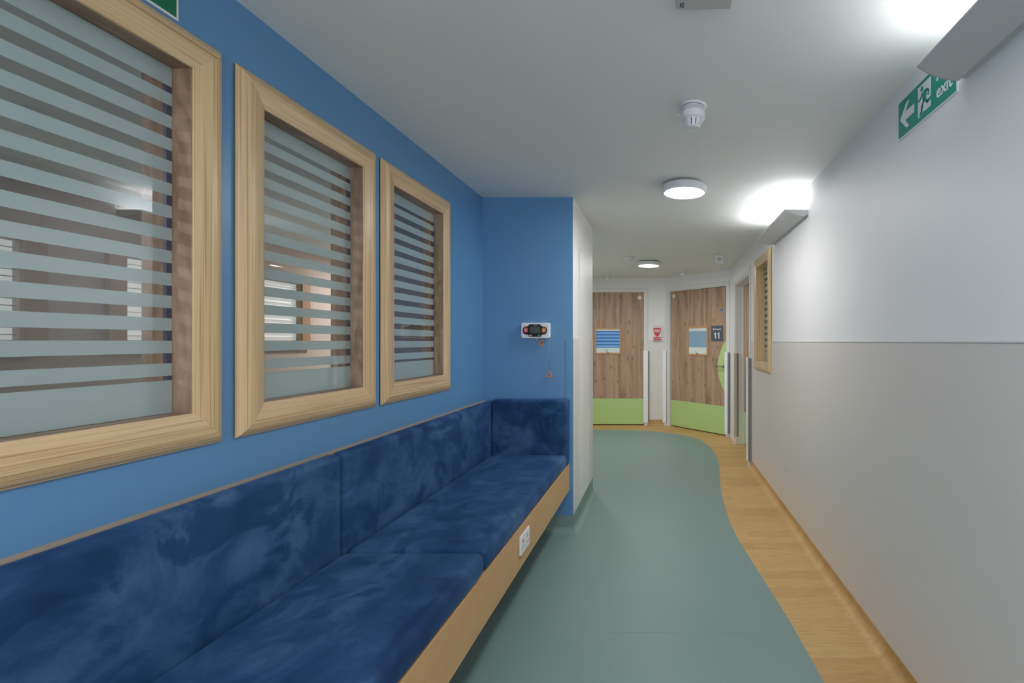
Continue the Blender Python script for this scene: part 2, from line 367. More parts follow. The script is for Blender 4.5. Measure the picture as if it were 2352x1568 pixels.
curve = [(0.72,-2.6),(0.70,-1.2),(0.665,0.6),(0.65,1.5),(0.639,1.947),(0.629,2.144),(0.614,2.37),(0.592,2.61),(0.567,2.85),(0.544,3.08),(0.520,3.34),(0.506,3.61),(0.507,3.95),(0.528,4.42),(0.566,4.86),(0.612,5.30),(0.634,5.81),(0.612,6.26),(0.55,6.62),(0.471,6.84),(0.323,7.06),(0.088,7.26),(-0.244,7.43),(-0.638,7.51),(-1.073,7.533),(-2.0,7.54)]
def smooth_curve(p, n=6):
    out = []
    for i in range(len(p)-1):
        a, b, c, d = p[max(i-1, 0)], p[i], p[i+1], p[min(i+2, len(p)-1)]
        for k in range(n):
            t = k/n
            out.append(tuple(.5*((2*b[j])+(-a[j]+c[j])*t+(2*a[j]-5*b[j]+4*c[j]-d[j])*t*t+(-a[j]+3*b[j]-3*c[j]+d[j])*t**3) for j in (0, 1)))
    out.append(p[-1]); return out
cv = smooth_curve(curve)
f = MB()
g = [(x, y, 0) for x, y in cv] + [(-2.0, YE, 0), (XL-.1, YE, 0), (XL-.1, YB, 0)]
f.face(g, mi=0)
w = [(1.4, YB, 0), (1.4, 8.2, 0), (-2.0, 8.2, 0)] + [(x, y, 0) for x, y in cv[::-1]]
f.face(w, mi=1)
bmesh.ops.triangulate(f.bm, faces=f.bm.faces)
f.box(-4.3, 1.6, YB-.2, 8.3, -.1, -.002, mi=0)
struct(f.build('floor', [M['floor_green'], M['floor_wood']]))
f = MB(); f.box(-4.3, 1.6, YB-.2, 8.3, CE, CE+.1); struct(f.build('ceiling', M['ceil']))
# weld line across the vinyl
f = MB(); f.box(XL, .618, 2.284, 2.2875, 0, .0006); struct(f.build('trim_1', plain('weld_thread', sr(128, 154, 146), .5)))

def slab(name, M0, L, H, holes, depth, mats, mi=0):
    """wall in local frame: face at z=0, thickness behind it; holes = (x0,x1,y0,y1)"""
    xs = sorted({0, L} | {h[0] for h in holes} | {h[1] for h in holes}); ys = sorted({0, H} | {h[2] for h in holes} | {h[3] for h in holes})
    b = MB()
    for i in range(len(xs)-1):
        for j in range(len(ys)-1):
            cx, cy = (xs[i]+xs[i+1])/2, (ys[j]+ys[j+1])/2
            if any(h[0] < cx < h[1] and h[2] < cy < h[3] for h in holes): continue
            b.box(xs[i], xs[i+1], ys[j], ys[j+1], -depth, 0)
    bmesh.ops.remove_doubles(b.bm, verts=b.bm.verts, dist=1e-5)
    # drop internal shared faces
    seen = {}
    for fc in list(b.bm.faces):
        k = tuple(sorted(v.index for v in fc.verts))
    b.bm.verts.index_update()
    for fc in b.bm.faces:
        k = tuple(sorted(v.index for v in fc.verts)); seen.setdefault(k, []).append(fc)
    dead = [fc for v in seen.values() if len(v) > 1 for fc in v]
    bmesh.ops.delete(b.bm, geom=dead, context='FACES_ONLY')
    return struct(b.build(name, mats, mtx=M0))

WZ0, WZ1 = 1.063, 2.178
WIN_L = [(.71, 1.415), (1.462, 2.168), (2.215, 2.925)]
inset = .085
holesL = [(a-YB+inset, b-YB-inset, WZ0+inset, WZ1-inset) for a, b in WIN_L]
slab('wall_left', mtx((XL, YB, 0), *LEFT), YN-YB+.02, CE, holesL, .12, M['blue'])
# right wall: local x runs from the corner towards the camera
W4 = (4.305, 5.035); D3 = (5.37, 6.50)
RY = YC
rx = lambda y: RY-y
slab('wall_right', mtx((XR, RY, 0), *RIGHT), RY-YB, CE, [(rx(W4[1])+inset, rx(W4[0])-inset, WZ0+inset, WZ1-inset), (rx(D3[1]), rx(D3[0]), 0, 2.115)], .22, M['white'])
slab('wall_angled', mtx((.033, 7.95, 0), *ANG), 1.36, CE, [(.105, 1.315, 0, 2.165)], .1, M['white'])
slab('wall_back', mtx((-2.0, YF, 0), *FRONT), 2.0+XA, CE, [(.52, 1.72, 0, 2.165)], .12, M['white'])
f = MB(); f.box(-2.1, -1.98, YE-.2, YF+.1, 0, CE); struct(f.build('wall_alcove', M['white']))
# projecting nib: blue towards the bench, white towards the corridor
f = MB()
f.box(-2.0, XN, YN, YE, 0, CE, mi=1)
f.bm.faces.ensure_lookup_table()
for fc in f.bm.faces:
    fc.normal_update()
    c = fc.calc_center_median()
    if abs(c.y-YN) < 1e-3: fc.material_index = 0
struct(f.build('wall_end', [M['blue'], M['white']]))

# the room seen through the striped glass: its far wall has a timber framed lit window
M['room'] = plain('room_paint', sr(176, 164, 156), .7)
f = MB(); f.box(-1.999, XL-.121, YN-.022, YN-.002, 0, CE); struct(f.build('wall_side_room_return', M['room']))
slab('wall_side_room', mtx((-4.0, -1.2, 0), *LEFT), 8.2, CE, [(4.85, 6.63, 1.36, 1.98), (2.6, 4.26, 1.36, 1.98)], .1, M['room'])
f = MB(); f.box(-4.1, XL-.121, -1.3, -1.2, 0, CE); f.box(-4.1, -2.101, 7.0, 7.1, 0, CE); struct(f.build('wall_side_room_ends', M['room']))
M['lit'] = emit('lit_blind', (.80, .90, .88, 1), .06)
for n_, (a_, c_) in enumerate(((4.85, 6.63), (2.6, 4.26))):
    e = empty('window_%d' % (5+n_), (-4.0, -1.2+a_-.12, 1.26), LEFT); struct(e); w_ = c_-a_+.24
    b = MB(); b.box(0, .12, 0, .82, 0, .03); b.box(w_-.12, w_, 0, .82, 0, .03); b.box(.12, w_-.12, 0, .1, 0, .03); b.box(.12, w_-.12, .72, .82, 0, .03)
    b.build('window_frame', plain('room_frame_wood', sr(150, 118, 88), .5), e)
    b = MB(); b.box(.12, w_-.12, .1, .72, -.05, -.045); b.build('lit_pane', M['lit'], e)
    b = MB()
    for k in range(14): b.box(.12, w_-.12, .13+.045*k, .136+.045*k, -.04, -.02)
    b.build('blind_slats', M['trim'], e)
M['room_fill_lamp'] = emit('room_fill_lamp', (1, .93, .88, 1), 22)
for y_ in (-.6, 6.2):  # lamps added out of sight to brighten what shows between the frosted lines
    e = empty('ceiling_light', (-3.2, y_, CE)); tag(e, 'added unseen fill light inside the room behind the striped windows, at its %s end' % ('near' if y_ < 0 else 'far'), 'ceiling light')
    b = MB(); b.lathe([(.19, -.001), (.20, -.05), (.17, -.052)], 0, 0); b.build('housing_ring', M['plastic'], e)
    b = MB(); b.lathe([(.169, -.0505), (.16, -.058), (.01, -.060)], 0, 0); b.build('diffuser', M['room_fill_lamp'], e)
# protective sheets (dado) up to eye height
DZ = 1.352
f = MB()
def seg(b, y0, y1, z0=.075, z1=DZ): b.box(XR-.003, XR, y0, y1, z0, z1)
seg(f, YB+.01, 2.909); seg(f, 2.911, 4.303); seg(f, 4.305, 5.035, .075, WZ0); seg(f, 5.037, 5.30)
struct(f.build('trim_2', M['sheet'], bevel=.0008, seg=1))
f = MB(); f.box(-.685, XN+.003, YN-.003, YN, .12, 1.37); struct(f.build('trim_3', M['blue_sheet'], bevel=.0008, seg=1))
f = MB(); f.box(XN, XN+.003, YN, 3.725, .12, 1.37); f.box(XN, XN+.003, 4.235, YE, .12, 1.37)
struct(f.build('trim_4', M['sheet_pale'], bevel=.0008, seg=1))
f = MB(); f.box(-.222, XA, YF-.003, YF, .11, 1.378); struct(f.build('trim_5', M['sheet_pale'], bevel=.0008, seg=1))
# slim corner bead on the nib and the dado cap
f = MB(); f.box(XR-.006, XR-.0031, YB+.01, 4.303, DZ-.005, DZ); f.box(XR-.006, XR-.0031, 5.037, 5.30, DZ-.005, DZ); struct(f.build('trim_6', M['trim']))

# coved skirtings
def cove(name, pts, h, r, mat, inward):
    """pts along wall foot; inward = unit vector pointing to the room"""
    b = MB(); prof = [(0.0015, h), (0.0015, h)] ; prof = [(0, h), (.0025, h-.001)]
    for k in range(9):
        a = math.pi/2*k/8; prof.append((.0025+r-r*math.cos(a), .0012+r-r*math.sin(a)))
    prof.append((r+.004, .0002))
    for (p, q, iv) in zip(pts[:-1], pts[1:], inward):
        A = [(p[0]+iv[0]*u, p[1]+iv[1]*u, z) for u, z in prof]; Bq = [(q[0]+iv[0]*u, q[1]+iv[1]*u, z) for u, z in prof]
        for i in range(len(prof)-1):
            fc = b.face((A[i], A[i+1], Bq[i+1], Bq[i])); fc.smooth = True
    return struct(b.build(name, mat))
cove('baseboard_right', [(XR, YB), (XR, 5.30)], .075, .045, M['floor_wood'], [(-1, 0)])
cove('baseboard_back', [(-.225, YF), (XA, YF)], .09, .03, M['floor_wood'], [(0, -1)])
cove('baseboard_left', [(XL, YB), (XL, YN)], .12, .04, M['floor_green'], [(1, 0)])
# nib skirting with a mitred outer corner
b = MB(); prof = [(0, .12), (.0025, .119)]
for k in range(9):
    a = math.pi/2*k/8; prof.append((.0025+.04-.04*math.cos(a), .0012+.04-.04*math.sin(a)))
prof.append((.045, .0002))
for i in range(len(prof)-1):
    (u0, z0), (u1, z1) = prof[i], prof[i+1]
    r0 = [(XL, YN-u0, z0), (XN+u0, YN-u0, z0), (XN+u0, YE, z0)]; r1 = [(XL, YN-u1, z1), (XN+u1, YN-u1, z1), (XN+u1, YE, z1)]
    for k in range(2): fc = b.face((r0[k], r0[k+1], r1[k+1], r1[k])); fc.smooth = True
struct(b.build('baseboard_end', M['floor_green']))

# ------------------------------------------------------------------ windows
PROF = [(0, .0035), (0, .007), (.003, .009), (.010, .0165), (.020, .0225), (.032, .026), (.046, .0265), (.060, .0245), (.074, .0215), (.086, .0185), (.0935, .016), (.095, .0135)]
def frame_sweep(w, h, prof, off=0):
    b = MB(); cor = lambda t: [(t, t), (w-t, t), (w-t, h-t), (t, h-t)]
    for s in range(4):
        for i in range(len(prof)-1):
            (t0, z0), (t1, z1) = prof[i], prof[i+1]
            c0, c1 = cor(t0), cor(t1); a0, b0, a1, b1 = c0[s], c0[(s+1) % 4], c1[s], c1[(s+1) % 4]
            ax = 0 if s % 2 == 0 else 1
            v0 = i/len(prof)*.13+s*3.3+off; v1 = (i+1)/len(prof)*.13+s*3.3+off
            fc = b.face((a0+(z0,), b0+(z0,), b1+(z1,), a1+(z1,)), [(a0[ax], v0), (b0[ax], v0), (b1[ax], v1), (a1[ax], v1)])
            fc.smooth = True
    return b
def window(n, origin, d, w, h=WZ1-WZ0, off=0, dz=0):
    e = empty('window_%d' % n, origin, d); struct(e)
    b = frame_sweep(w, h, PROF, off); o = b.build('window_frame', M['ash'], e); o['label'] = 'pale ash frame'
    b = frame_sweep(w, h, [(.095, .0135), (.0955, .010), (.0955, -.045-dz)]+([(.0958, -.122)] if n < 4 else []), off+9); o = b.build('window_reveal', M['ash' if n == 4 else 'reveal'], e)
    if n < 4: o['label'] = 'ash reveal with shade in its colour'
    b = MB(); b.box(.0965, w-.0965, .0965, h-.0965, -.0400-dz, -.0398-dz); o = b.build('glass_pane', M['stripe'], e); o['label'] = 'glass with frosted horizontal lines'
    b = MB(); t = .0965; g = .014
    for x0, x1, y0, y1 in ((t, t+g, t, h-t), (w-t-g, w-t, t, h-t), (t+g, w-t-g, t, t+g), (t+g, w-t-g, h-t-g, h-t)): b.box(x0, x1, y0, y1, -.0498-dz, -.0405-dz)
    b.build('glazing_spacer', M['gasket'], e)
    if n == 4: b = MB(); b.box(t, w-t, t, h-t, -.056-dz, -.050-dz); b.build('inner_sheet', M['backing'], e)
    b = MB(); b.box(.002, w-.002, .002, h-.002, 0.0002, .0035) if False else [b.box(*q, .0002, .0040) for q in ((.002, w-.002, .002, .09), (.002, w-.002, h-.09, h-.002), (.002, .09, .09, h-.09), (w-.09, w-.002, .09, h-.09))]; b.build('shadow_line_strip', M['dark'], e)  # dark strip stands in for the shadow line under the frame
    return e
for i, (a, c) in enumerate(WIN_L): window(i+1, (XL, a, WZ0), LEFT, c-a, off=i*1.9)
window(4, (XR, W4[1], WZ0), RIGHT, W4[1]-W4[0], off=7, dz=.028)

# ------------------------------------------------------------------ doors
def door(n, origin, d, w, top, kick, frame_w=.055, recess=0, vision=None, pane=None, jamb=True, frame_left=True):
    e = empty('door_%d' % n, origin, d); struct(e)
    b = MB(); b.box(0, w, .012, top, -.045-recess, -recess); b.build('door_leaf', M['door'], e)
    b = MB(); b.box(.002, w-.002, .016, kick, -recess, .002-recess); o = b.build('kick_plate', M['kick'], e); o['label'] = 'lime green kick plate'
    b = MB(); b.box(-.01, w+.01, 0, .012, -.05-recess, -.02-recess); b.build('threshold_gap', M['dark'], e)
    b = MB(); j = .035; zf = .012
    if jamb:
        # lining and architrave
        g = .004
        b.box(-j, -g, 0, top+g, -.06-recess, .0); b.box(w+g, w+j, 0, top+g, -.06-recess, 0); b.box(-j, w+j, top+g, top+j, -.06-recess, 0)
        b.box(-frame_w-j+.02, -.018, 0, top+.018, 0, zf); b.box(w+.018, w+frame_w+j-.02, 0, top+.018, 0, zf)
        b.box(-frame_w-j+.02, w+frame_w+j-.02, top+.018, top+frame_w+.012, 0, zf)
        zb = -.062-recess; zc = -.046-recess
        b.box(-j, .015, 0, top+j, zb-.004, zc-.0005); b.box(w-.015, w+j, 0, top+j, zb-.004, zc-.0005); b.box(.015, w-.015, top-.015, top+j, zb-.004, zc-.0005)
        b.build('door_frame', M['trim'], e, bevel=.003, seg=2)
    if vision:
        x0, x1, y0, y1 = vision; t = .028
        b = MB(); z0, z1 = -recess, .012-recess
        b.box(x0, x0+t, y0, y1, z0, z1); b.box(x1-t, x1, y0, y1, z0, z1); b.box(x0+t, x1-t, y0, y0+t, z0, z1); b.box(x0+t, x1-t, y1-t, y1, z0, z1)
        b.build('vision_frame', M['oak_small'], e, bevel=.003, seg=2)
        b = MB(); b.box(x0+t, x1-t, y0+t, y1-t, z0, z0+.004); b.build('vision_pane', pane, e)
        # turn knob at the bottom of the pane
        b = MB(); cx = (x0+x1)/2
        b.prism(circ(cx, y0+t+.004, .014), z0+.004, z0+.026)
        for q in stroke([(cx, y0+t+.006), (cx-.03, y0+t+.05)], .012): b.prism(q, z0+.018, z0+.028)
        b.build('blind_knob', M['steel'], e, bevel=.002, seg=2)
    return e
door(1, (-1.45, YF, 0), FRONT, 1.14, 2.138, .43, vision=(.352, .782, 1.142, 1.572), pane=M['pane_blue'])
a0 = (.117+.734*.001, 7.859, 0)
d2 = door(2, a0, ANG, 1.155, 2.138, .42, frame_w=.055, recess=.02, vision=(.375, .80, 1.135, 1.578), pane=M['pane_grey'])
b = MB()   # green half-round around the handle
cx, cy, R = 1.544, .984, .556
a = math.acos((cx-1.153)/R)
pts = [(cx-R*math.cos(t), cy+R*math.sin(t)) for t in [a-2*a*k/28 for k in range(29)]]
b.prism(pts, -.02, -.018); o = b.build('handle_plate', M['kick'], d2); o['label'] = 'lime green half-round handle panel'
b = MB(); b.prism(circ(1.105, .99, .026), -.018, -.008)
b.tube([(1.105, .99, -.01), (1.105, .99, .030), (1.098, .99, .038), (.985, .99, .038)], .009)
b.build('door_handle', M['steel'], d2)
# door 3 in its deep recess
d3 = door(3, (XR, D3[1]-.03, 0), RIGHT, D3[1]-D3[0]-.06, 2.085, .43, recess=.118, jamb=False)
b = MB(); L3 = D3[1]-D3[0]-.06
for x0, x1, y0, y1 in ((-.03, -.003, 0, 2.115), (L3+.003, L3+.03, 0, 2.115), (-.003, L3+.003, 2.088, 2.115)): b.box(x0, x1, y0, y1, -.18, -.0)
for x0, x1, y0, y1 in ((-.003, .012, 0, 2.088), (L3-.012, L3+.003, 0, 2.088), (.012, L3-.012, 2.073, 2.088)): b.box(x0, x1, y0, y1, -.116, -.095)
b.box(-.075, -.02, 0, 2.105, 0, .012); b.box(-.075, L3+.02, 2.105, 2.15, 0, .012); b.box(L3+.02, L3+.085, 0, 2.175, 0, .012)
b.build('door_frame', M['trim'], d3, bevel=.002, seg=2)
# flush riser door on the nib
e = empty('door_4', (XN, 3.737, 0), ((0, 1, 0), (1, 0, 0))); struct(e)
b = MB(); b.box(.0, .483, .215, 2.06, 0, .002); b.build('door_frame', M['trim'], e, bevel=.001, seg=1)
b = MB(); b.box(.012, .471, .227, 2.048, .002, .005); b.build('door_leaf', M['white'], e, bevel=.0015, seg=2)
b = MB(); b.prism(circ(.40, 1.0, .007), .005, .008); b.build('latch', M['plastic'], e)

# ------------------------------------------------------------------ edge guards
def guard(origin, d, w, z0, z1, depth, side, label, mat='guard'):
    e = empty('corner_guard', origin, d); tag(e, label, 'corner guard', 'edge guards on the door jambs')
    b = MB(); b.box(0, w, z0, z1, .0, depth); b.build('guard_cover', M[mat], e, bevel=.006, seg=3)
    b = MB(); x0, x1 = (w+.0005, w+.018) if side > 0 else (-.018, -.0005)
    b.box(x0, x1, z0+.004, z1-.004, 0, depth*.7); o = b.build('guard_channel', M['guard_grey'], e); o['label'] = 'grey metal channel'
    b = MB(); b.box(w*.25, w*.85, 0, z0-.0005, 0, depth*.55); b.build('guard_foot', M['plastic'], e, bevel=.004, seg=2)
    return e
guard((-.310, YF-.0125, 0), FRONT, .075, .045, 1.20, .032, 1, 'pale upright edge guard on the right jamb of the blue-paned door')
guard((-.002, YF-.0125, 0), FRONT, .060, .045, 1.20, .032, 1, 'pale upright edge guard between the red-badged unit and the bedroom door')
guard((.033+.679*1.284-.734*.0125, 7.95-.734*1.284-.679*.0125, 0), ANG, .056, .045, 1.20, .03, 1, 'pale upright edge guard beside the half-round green handle panel')
guard((.936, D3[1]+.0-.0305, 0), FRONT, .042, .10, 1.20, .012, 1, 'narrow taupe edge guard on the far jamb of the recessed door', 'guard_taupe')
guard((XR-.0125, 5.375, 0), RIGHT, .075, .06, 1.18, .032, 1, 'pale upright edge guard at the end of the right wall, below the wooden window')

# ------------------------------------------------------------------ bench
XB = -.66
bench = empty('bench', (-.95, 1.8, 0)); tag(bench, 'long built-in blue velvet bench with beech fascia under the three windows', 'bench')
def bpart(b, name, mat, **k):
    o = b.build(name, mat, None, **k); o.parent = bench; o.matrix_parent_inverse = Matrix.Translation((.95, -1.8, 0)); return o
ZT, ZB_, ZS = .487, .297, .573
for y0, y1 in ((1.759, YN-.001), (-.05, 1.755)):
    b = MB(); b.box(XB-.02, XB, y0, y1, ZB_, ZT); o = bpart(b, 'fascia_panel', M['fascia'], bevel=.001, seg=1); o['label'] = 'pale beech fascia panel'
b = MB(); b.box(XL+.001, XB-.021, -.05, YN-.001, ZB_+.02, ZB_+.04); b.box(XL+.001, XB-.021, -.05, YN-.001, ZT-.02, ZT-.002)
b.box(XL+.001, XB-.021, -.05, -.03, ZB_+.04, ZT-.02)
bpart(b, 'bench_carcass', M['ply'])
b = MB(); b.box(XL+.0005, -1.246, -.05, YN-.001, ZT, .931); o = bpart(b, 'back_board', M['ledge'])
o['label'] = 'raw board edge behind the cushions'
def cushion(name, x0, x1, y0, y1, z0, z1, puff, axis, bev):
    """rounded pad, slightly domed on the side facing out (axis)"""
    b = MB(); b.box(x0, x1, y0, y1, z0, z1)
    bmesh.ops.bevel(b.bm, geom=list(b.bm.edges), offset=bev, segments=5, profile=.5, affect='EDGES')
    ctr = Vector(((x0+x1)/2, (y0+y1)/2, (z0+z1)/2)); hs = Vector(((x1-x0)/2, (y1-y0)/2, (z1-z0)/2))
    big = [f_ for f_ in b.bm.faces if f_.calc_area() > .02]
    ed = set(e_ for f_ in big for e_ in f_.edges)
    bmesh.ops.subdivide_edges(b.bm, edges=list(b.bm.edges), cuts=3, use_grid_fill=True)
    for v in b.bm.verts:
        r = v.co-ctr; o_ = [i for i in range(3) if i != axis]
        k = 1
        for i in o_: k *= max(0, 1-(abs(r[i])/hs[i])**6)
        if abs(r[axis])/hs[axis] > .6: v.co[axis] += puff*k*(1 if r[axis] > 0 else 0)*(1 if (name != 'end') else 1)
    return b
def cush(nm, *a, **k):
    b = cushion(nm, *a); o = bpart(b, nm, M['velvet'], smooth=True); return o
cush('seat_cushion', -1.182, -.657, 1.831, 3.388, ZT+.0, ZS, .004, 2, .028)
cush('seat_cushion', -1.182, -.657, .262, 1.826, ZT+.0, ZS, .004, 2, .028)
cush('backrest_cushion', -1.245, -1.184, 1.830, 3.478, ZT, .936, .004, 0, .026)
cush('backrest_cushion', -1.245, -1.184, .182, 1.825, ZT, .936, .004, 0, .026)
b = cushion('backrest_cushion', -1.182, -.657, 3.39, 3.480, ZT, .947, 0, 1, .018); bpart(b, 'backrest_cushion', M['velvet'], smooth=True)

# socket on the fascia
e = empty('power_socket', (XB, 2.262, .361), ((0, 1, 0), (1, 0, 0))); tag(e, 'white socket plate on the beech bench fascia', 'socket')
b = MB(); b.prism(rrect(0, .150, 0, .088, .005), .0002, .009); b.build('socket_plate', M['plastic'], e, bevel=.0025, seg=3)
for cx in (.040, .110):
    b = MB()
    for q in ((cx-.004, cx+.004, .052, .064), (cx-.017, cx-.009, .028, .033), (cx+.009, cx+.017, .028, .033)): b.box(q[0], q[1], q[2], q[3], .0088, .0094)
    b.build('socket_holes', M['dark'], e)
    b = MB(); b.box(cx-.018 if cx < .07 else cx+.010, cx-.010 if cx < .07 else cx+.018, .066, .080, .009, .012); b.build('rocker_switch', M['plastic'], e, bevel=.001)

# ------------------------------------------------------------------ nurse call unit
e = empty('nurse_call_unit', (-.994, YN, 1.372), FRONT); tag(e, 'white wall call unit with grey screen on the blue end wall', 'nurse call unit')
b = MB(); b.prism(rrect(0, .202, 0, .110, .014), 0, .030); b.build('housing', M['plastic'], e, bevel=.006, seg=4)
fx = lambda u: (u-312)/(825-312)*.202
fy = lambda v: (608-v)/(608-332)*.110
pl = [(345, 465), (352, 425), (375, 402), (440, 395), (460, 362), (655, 362), (675, 395), (745, 402), (770, 425), (778, 465), (770, 510), (745, 535), (690, 540), (665, 580), (460, 580), (432, 540), (375, 535), (352, 510)]
b = MB(); b.prism([(fx(u), fy(v)) for u, v in pl][::-1], .0300, .0315); b.build('keypad_fascia', M['black'], e)
b = MB(); b.prism([(fx(u), fy(v)) for u, v in ((472, 400), (655, 400), (655, 515), (472, 515))][::-1], .0315, .0322); b.build('screen', M['lcd'], e)
b = MB(); b.prism(circ(fx(400), fy(462), .016, .020), .0315, .0345); r1 = b.build('call_button', M['red'], e, bevel=.001); r1['label'] = 'red call button'
b = MB()
for q in stroke([(fx(400), fy(480)), (fx(400), fy(444))], .003)+stroke([(fx(382), fy(462)), (fx(418), fy(462))], .003): b.prism(q, .0346, .0350)
for rr_ in (.010,):
    ring = circ(fx(400), fy(462), rr_, rr_*1.25, 24); ri = circ(fx(400), fy(462), rr_-.0012, (rr_-.0012)*1.25, 24)
    for k in range(24): b.prism([ring[k], ring[(k+1) % 24], ri[(k+1) % 24], ri[k]], .0346, .0349)
b.build('call_symbol', M['sign_white'], r1)
b = MB(); b.prism(circ(fx(720), fy(462), .015, .020), .0315, .0345); r2 = b.build('assistance_button', M['amber'], e, bevel=.001); r2['label'] = 'amber button'
b = MB()
for q in stroke([(fx(706), fy(478)), (fx(720), fy(445)), (fx(734), fy(478))], .0022)+stroke([(fx(712), fy(466)), (fx(728), fy(466))], .002): b.prism(q, .0346, .0350)
b.build('assistance_symbol', M['sign_white'], r2)
b = MB(); b.prism([(fx(u), fy(v)) for u, v in ((450, 543), (505, 543), (512, 570), (470, 570))][::-1], .0315, .0330); b.build('soft_key', M['grey_key'], e)
b = MB(); b.prism([(fx(u), fy(v)) for u, v in ((615, 541), (668, 541), (650, 570), (604, 570))][::-1], .0315, .0330); b.build('soft_key', M['green_key'], e)
b = MB(); b.box(fx(540), fx(600), fy(372)-.003, fy(372), .0315, .0319); b.build('status_marking', M['grey_key'], e)
b = MB(); b.box(fx(565), fx(600), -.010, .0005, .006, .018); b.build('cord_socket', M['grey_key'], e, bevel=.001)
tri = lambda pts: [(fx(u), fy(v), .016) for u, v in pts]
def handle(pts, par, lab):
    P = []
    n = len(pts)
    for i in range(n):
        a, c_, d_ = Vector(pts[i-1]), Vector(pts[i]), Vector(pts[(i+1) % n])
        for t in (.16, .08): P.append(tuple(c_+(a-c_)*t*.9))
        P.append(tuple(c_+((a-c_)+(d_-c_))*.035))
        for t in (.08, .16): P.append(tuple(c_+(d_-c_)*t*.9))
    q = [(fx(x), fy(y), .016) for x, y in P]
    b = MB(); b.tube(q, .0029, closed=True); o = b.build('pull_handle', M['orange'], par); o['label'] = lab
b = MB(); b.tube([(fx(806), .001, .016), (fx(806), fy(900), .0155), (fx(806), fy(1180), .016)], .0019); c1 = b.build('pull_cord', M['cord'], e)
handle([(806, 1175), (872, 1282), (745, 1285)], c1, 'orange triangular pull handle on the long cord')
b = MB(); b.tube([(fx(500), fy(618), .012), (fx(560), fy(628), .015), (fx(640), fy(640), .016), (fx(700), fy(632), .016)], .0012); c2 = b.build('pull_cord', M['cord'], e)
handle([(612, 690), (706, 630), (684, 750)], c2, 'orange triangular pull handle on the short cord')

# ------------------------------------------------------------------ call unit with red shield between the doors
e = empty('alarm_call_point', (-.160, YF, 1.362), FRONT); tag(e, 'white wall unit with red shield badge between the two far doors', 'call point')
b = MB(); b.prism(rrect(0, .142, 0, .245, .008), 0, .055); b.build('housing', M['plastic'], e, bevel=.004)
b = MB(); b.prism([(.010, .205), (.014, .155), (.030, .100), (.054, .072), (.071, .067), (.088, .072), (.112, .100), (.128, .155), (.132, .205)], .055, .057)
s = b.build('shield_badge', M['red'], e); s['label'] = 'red shield badge'
b = MB()
for i in range(4): b.prism(circ(.0335+.025*i, .172, .0105, n=16), .0571, .058)
for i in range(3): b.prism(circ(.046+.025*i, .146, .0105, n=16), .0571, .058)
b.build('badge_dots', M['sign_white'], s)
b = MB(); b.box(.022, .120, .222, .228, .055, .0565); b.build('top_line', M['red'], e)
b = MB(); b.box(.012, .130, .010, .058, .055, .066); s = b.build('test_bar', M['red'], e, bevel=.002)
b = MB(); b.box(.016, .126, .030, .038, .066, .0668); b.build('bar_stripe', M['sign_white'], s)

# ------------------------------------------------------------------ things on the doors
dw = Vector((.679, -.734, 0)); dn = Vector((-.734, -.679, 0))
def on_door2(s_, z_, out=-.02): p = Vector(a0)+dw*s_+dn*out; return (p.x, p.y, z_)
e = empty('room_sign', on_door2(.862, 1.352), ANG); tag(e, 'slate grey room sign with white Bedroom 11 lettering on the oak door', 'door sign')
b = MB(); b.prism(rrect(0, .225, 0, .228, .012), 0, .004); b.build('sign_plate', M['slate'], e, bevel=.001)
text('Bedroom', .042, (.1125, .165, .0042), M['sign_white'], e, bold=.0006)
for ox in (.052, .117):
    b = MB(); b.prism([(ox+.022, .042), (ox+.040, .042), (ox+.040, .130), (ox+.027, .130), (ox+.020, .117), (ox, .112), (ox, .100), (ox+.022, .104)], .0040, .0048)
    b.build('digit', M['sign_white'], e)
e = empty('safety_sticker', on_door2(1.062, 1.794), ANG); tag(e, 'round blue notice disc high on the Bedroom 11 door', 'sticker')
b = MB(); b.prism(circ(0, 0, .034), 0, .0015); b.build('disc_rim', M['sign_white'], e)
b = MB(); b.prism(circ(0, 0, .031), .0015, .0022); b.build('disc', M['sticker'], e)
b = MB(); b.box(-.022, .022, .006, .011, .0022, .0026); b.box(-.022, .022, -.012, -.007, .0022, .0026); b.build('disc_lines', M['sign_white'], e)
def badge(origin, d, label):
    e = empty('door_badge', origin, d); tag(e, label, 'door badge', 'round badges in the top corners of doors')
    b = MB(); b.prism(circ(0, 0, .030), 0, .004); b.build('badge_disc', M['sign_white'], e, bevel=.001)
    b = MB(); b.box(-.013, .013, .004, .008, .004, .0045); b.box(-.013, .013, -.008, -.004, .004, .0045); b.build('badge_lines', M['grey_key'], e)
badge((-.373, YF, 2.057), FRONT, 'round white badge in the top corner of the left far door')
badge(on_door2(.07, 2.069), ANG, 'round white badge in the top corner of the Bedroom 11 door')

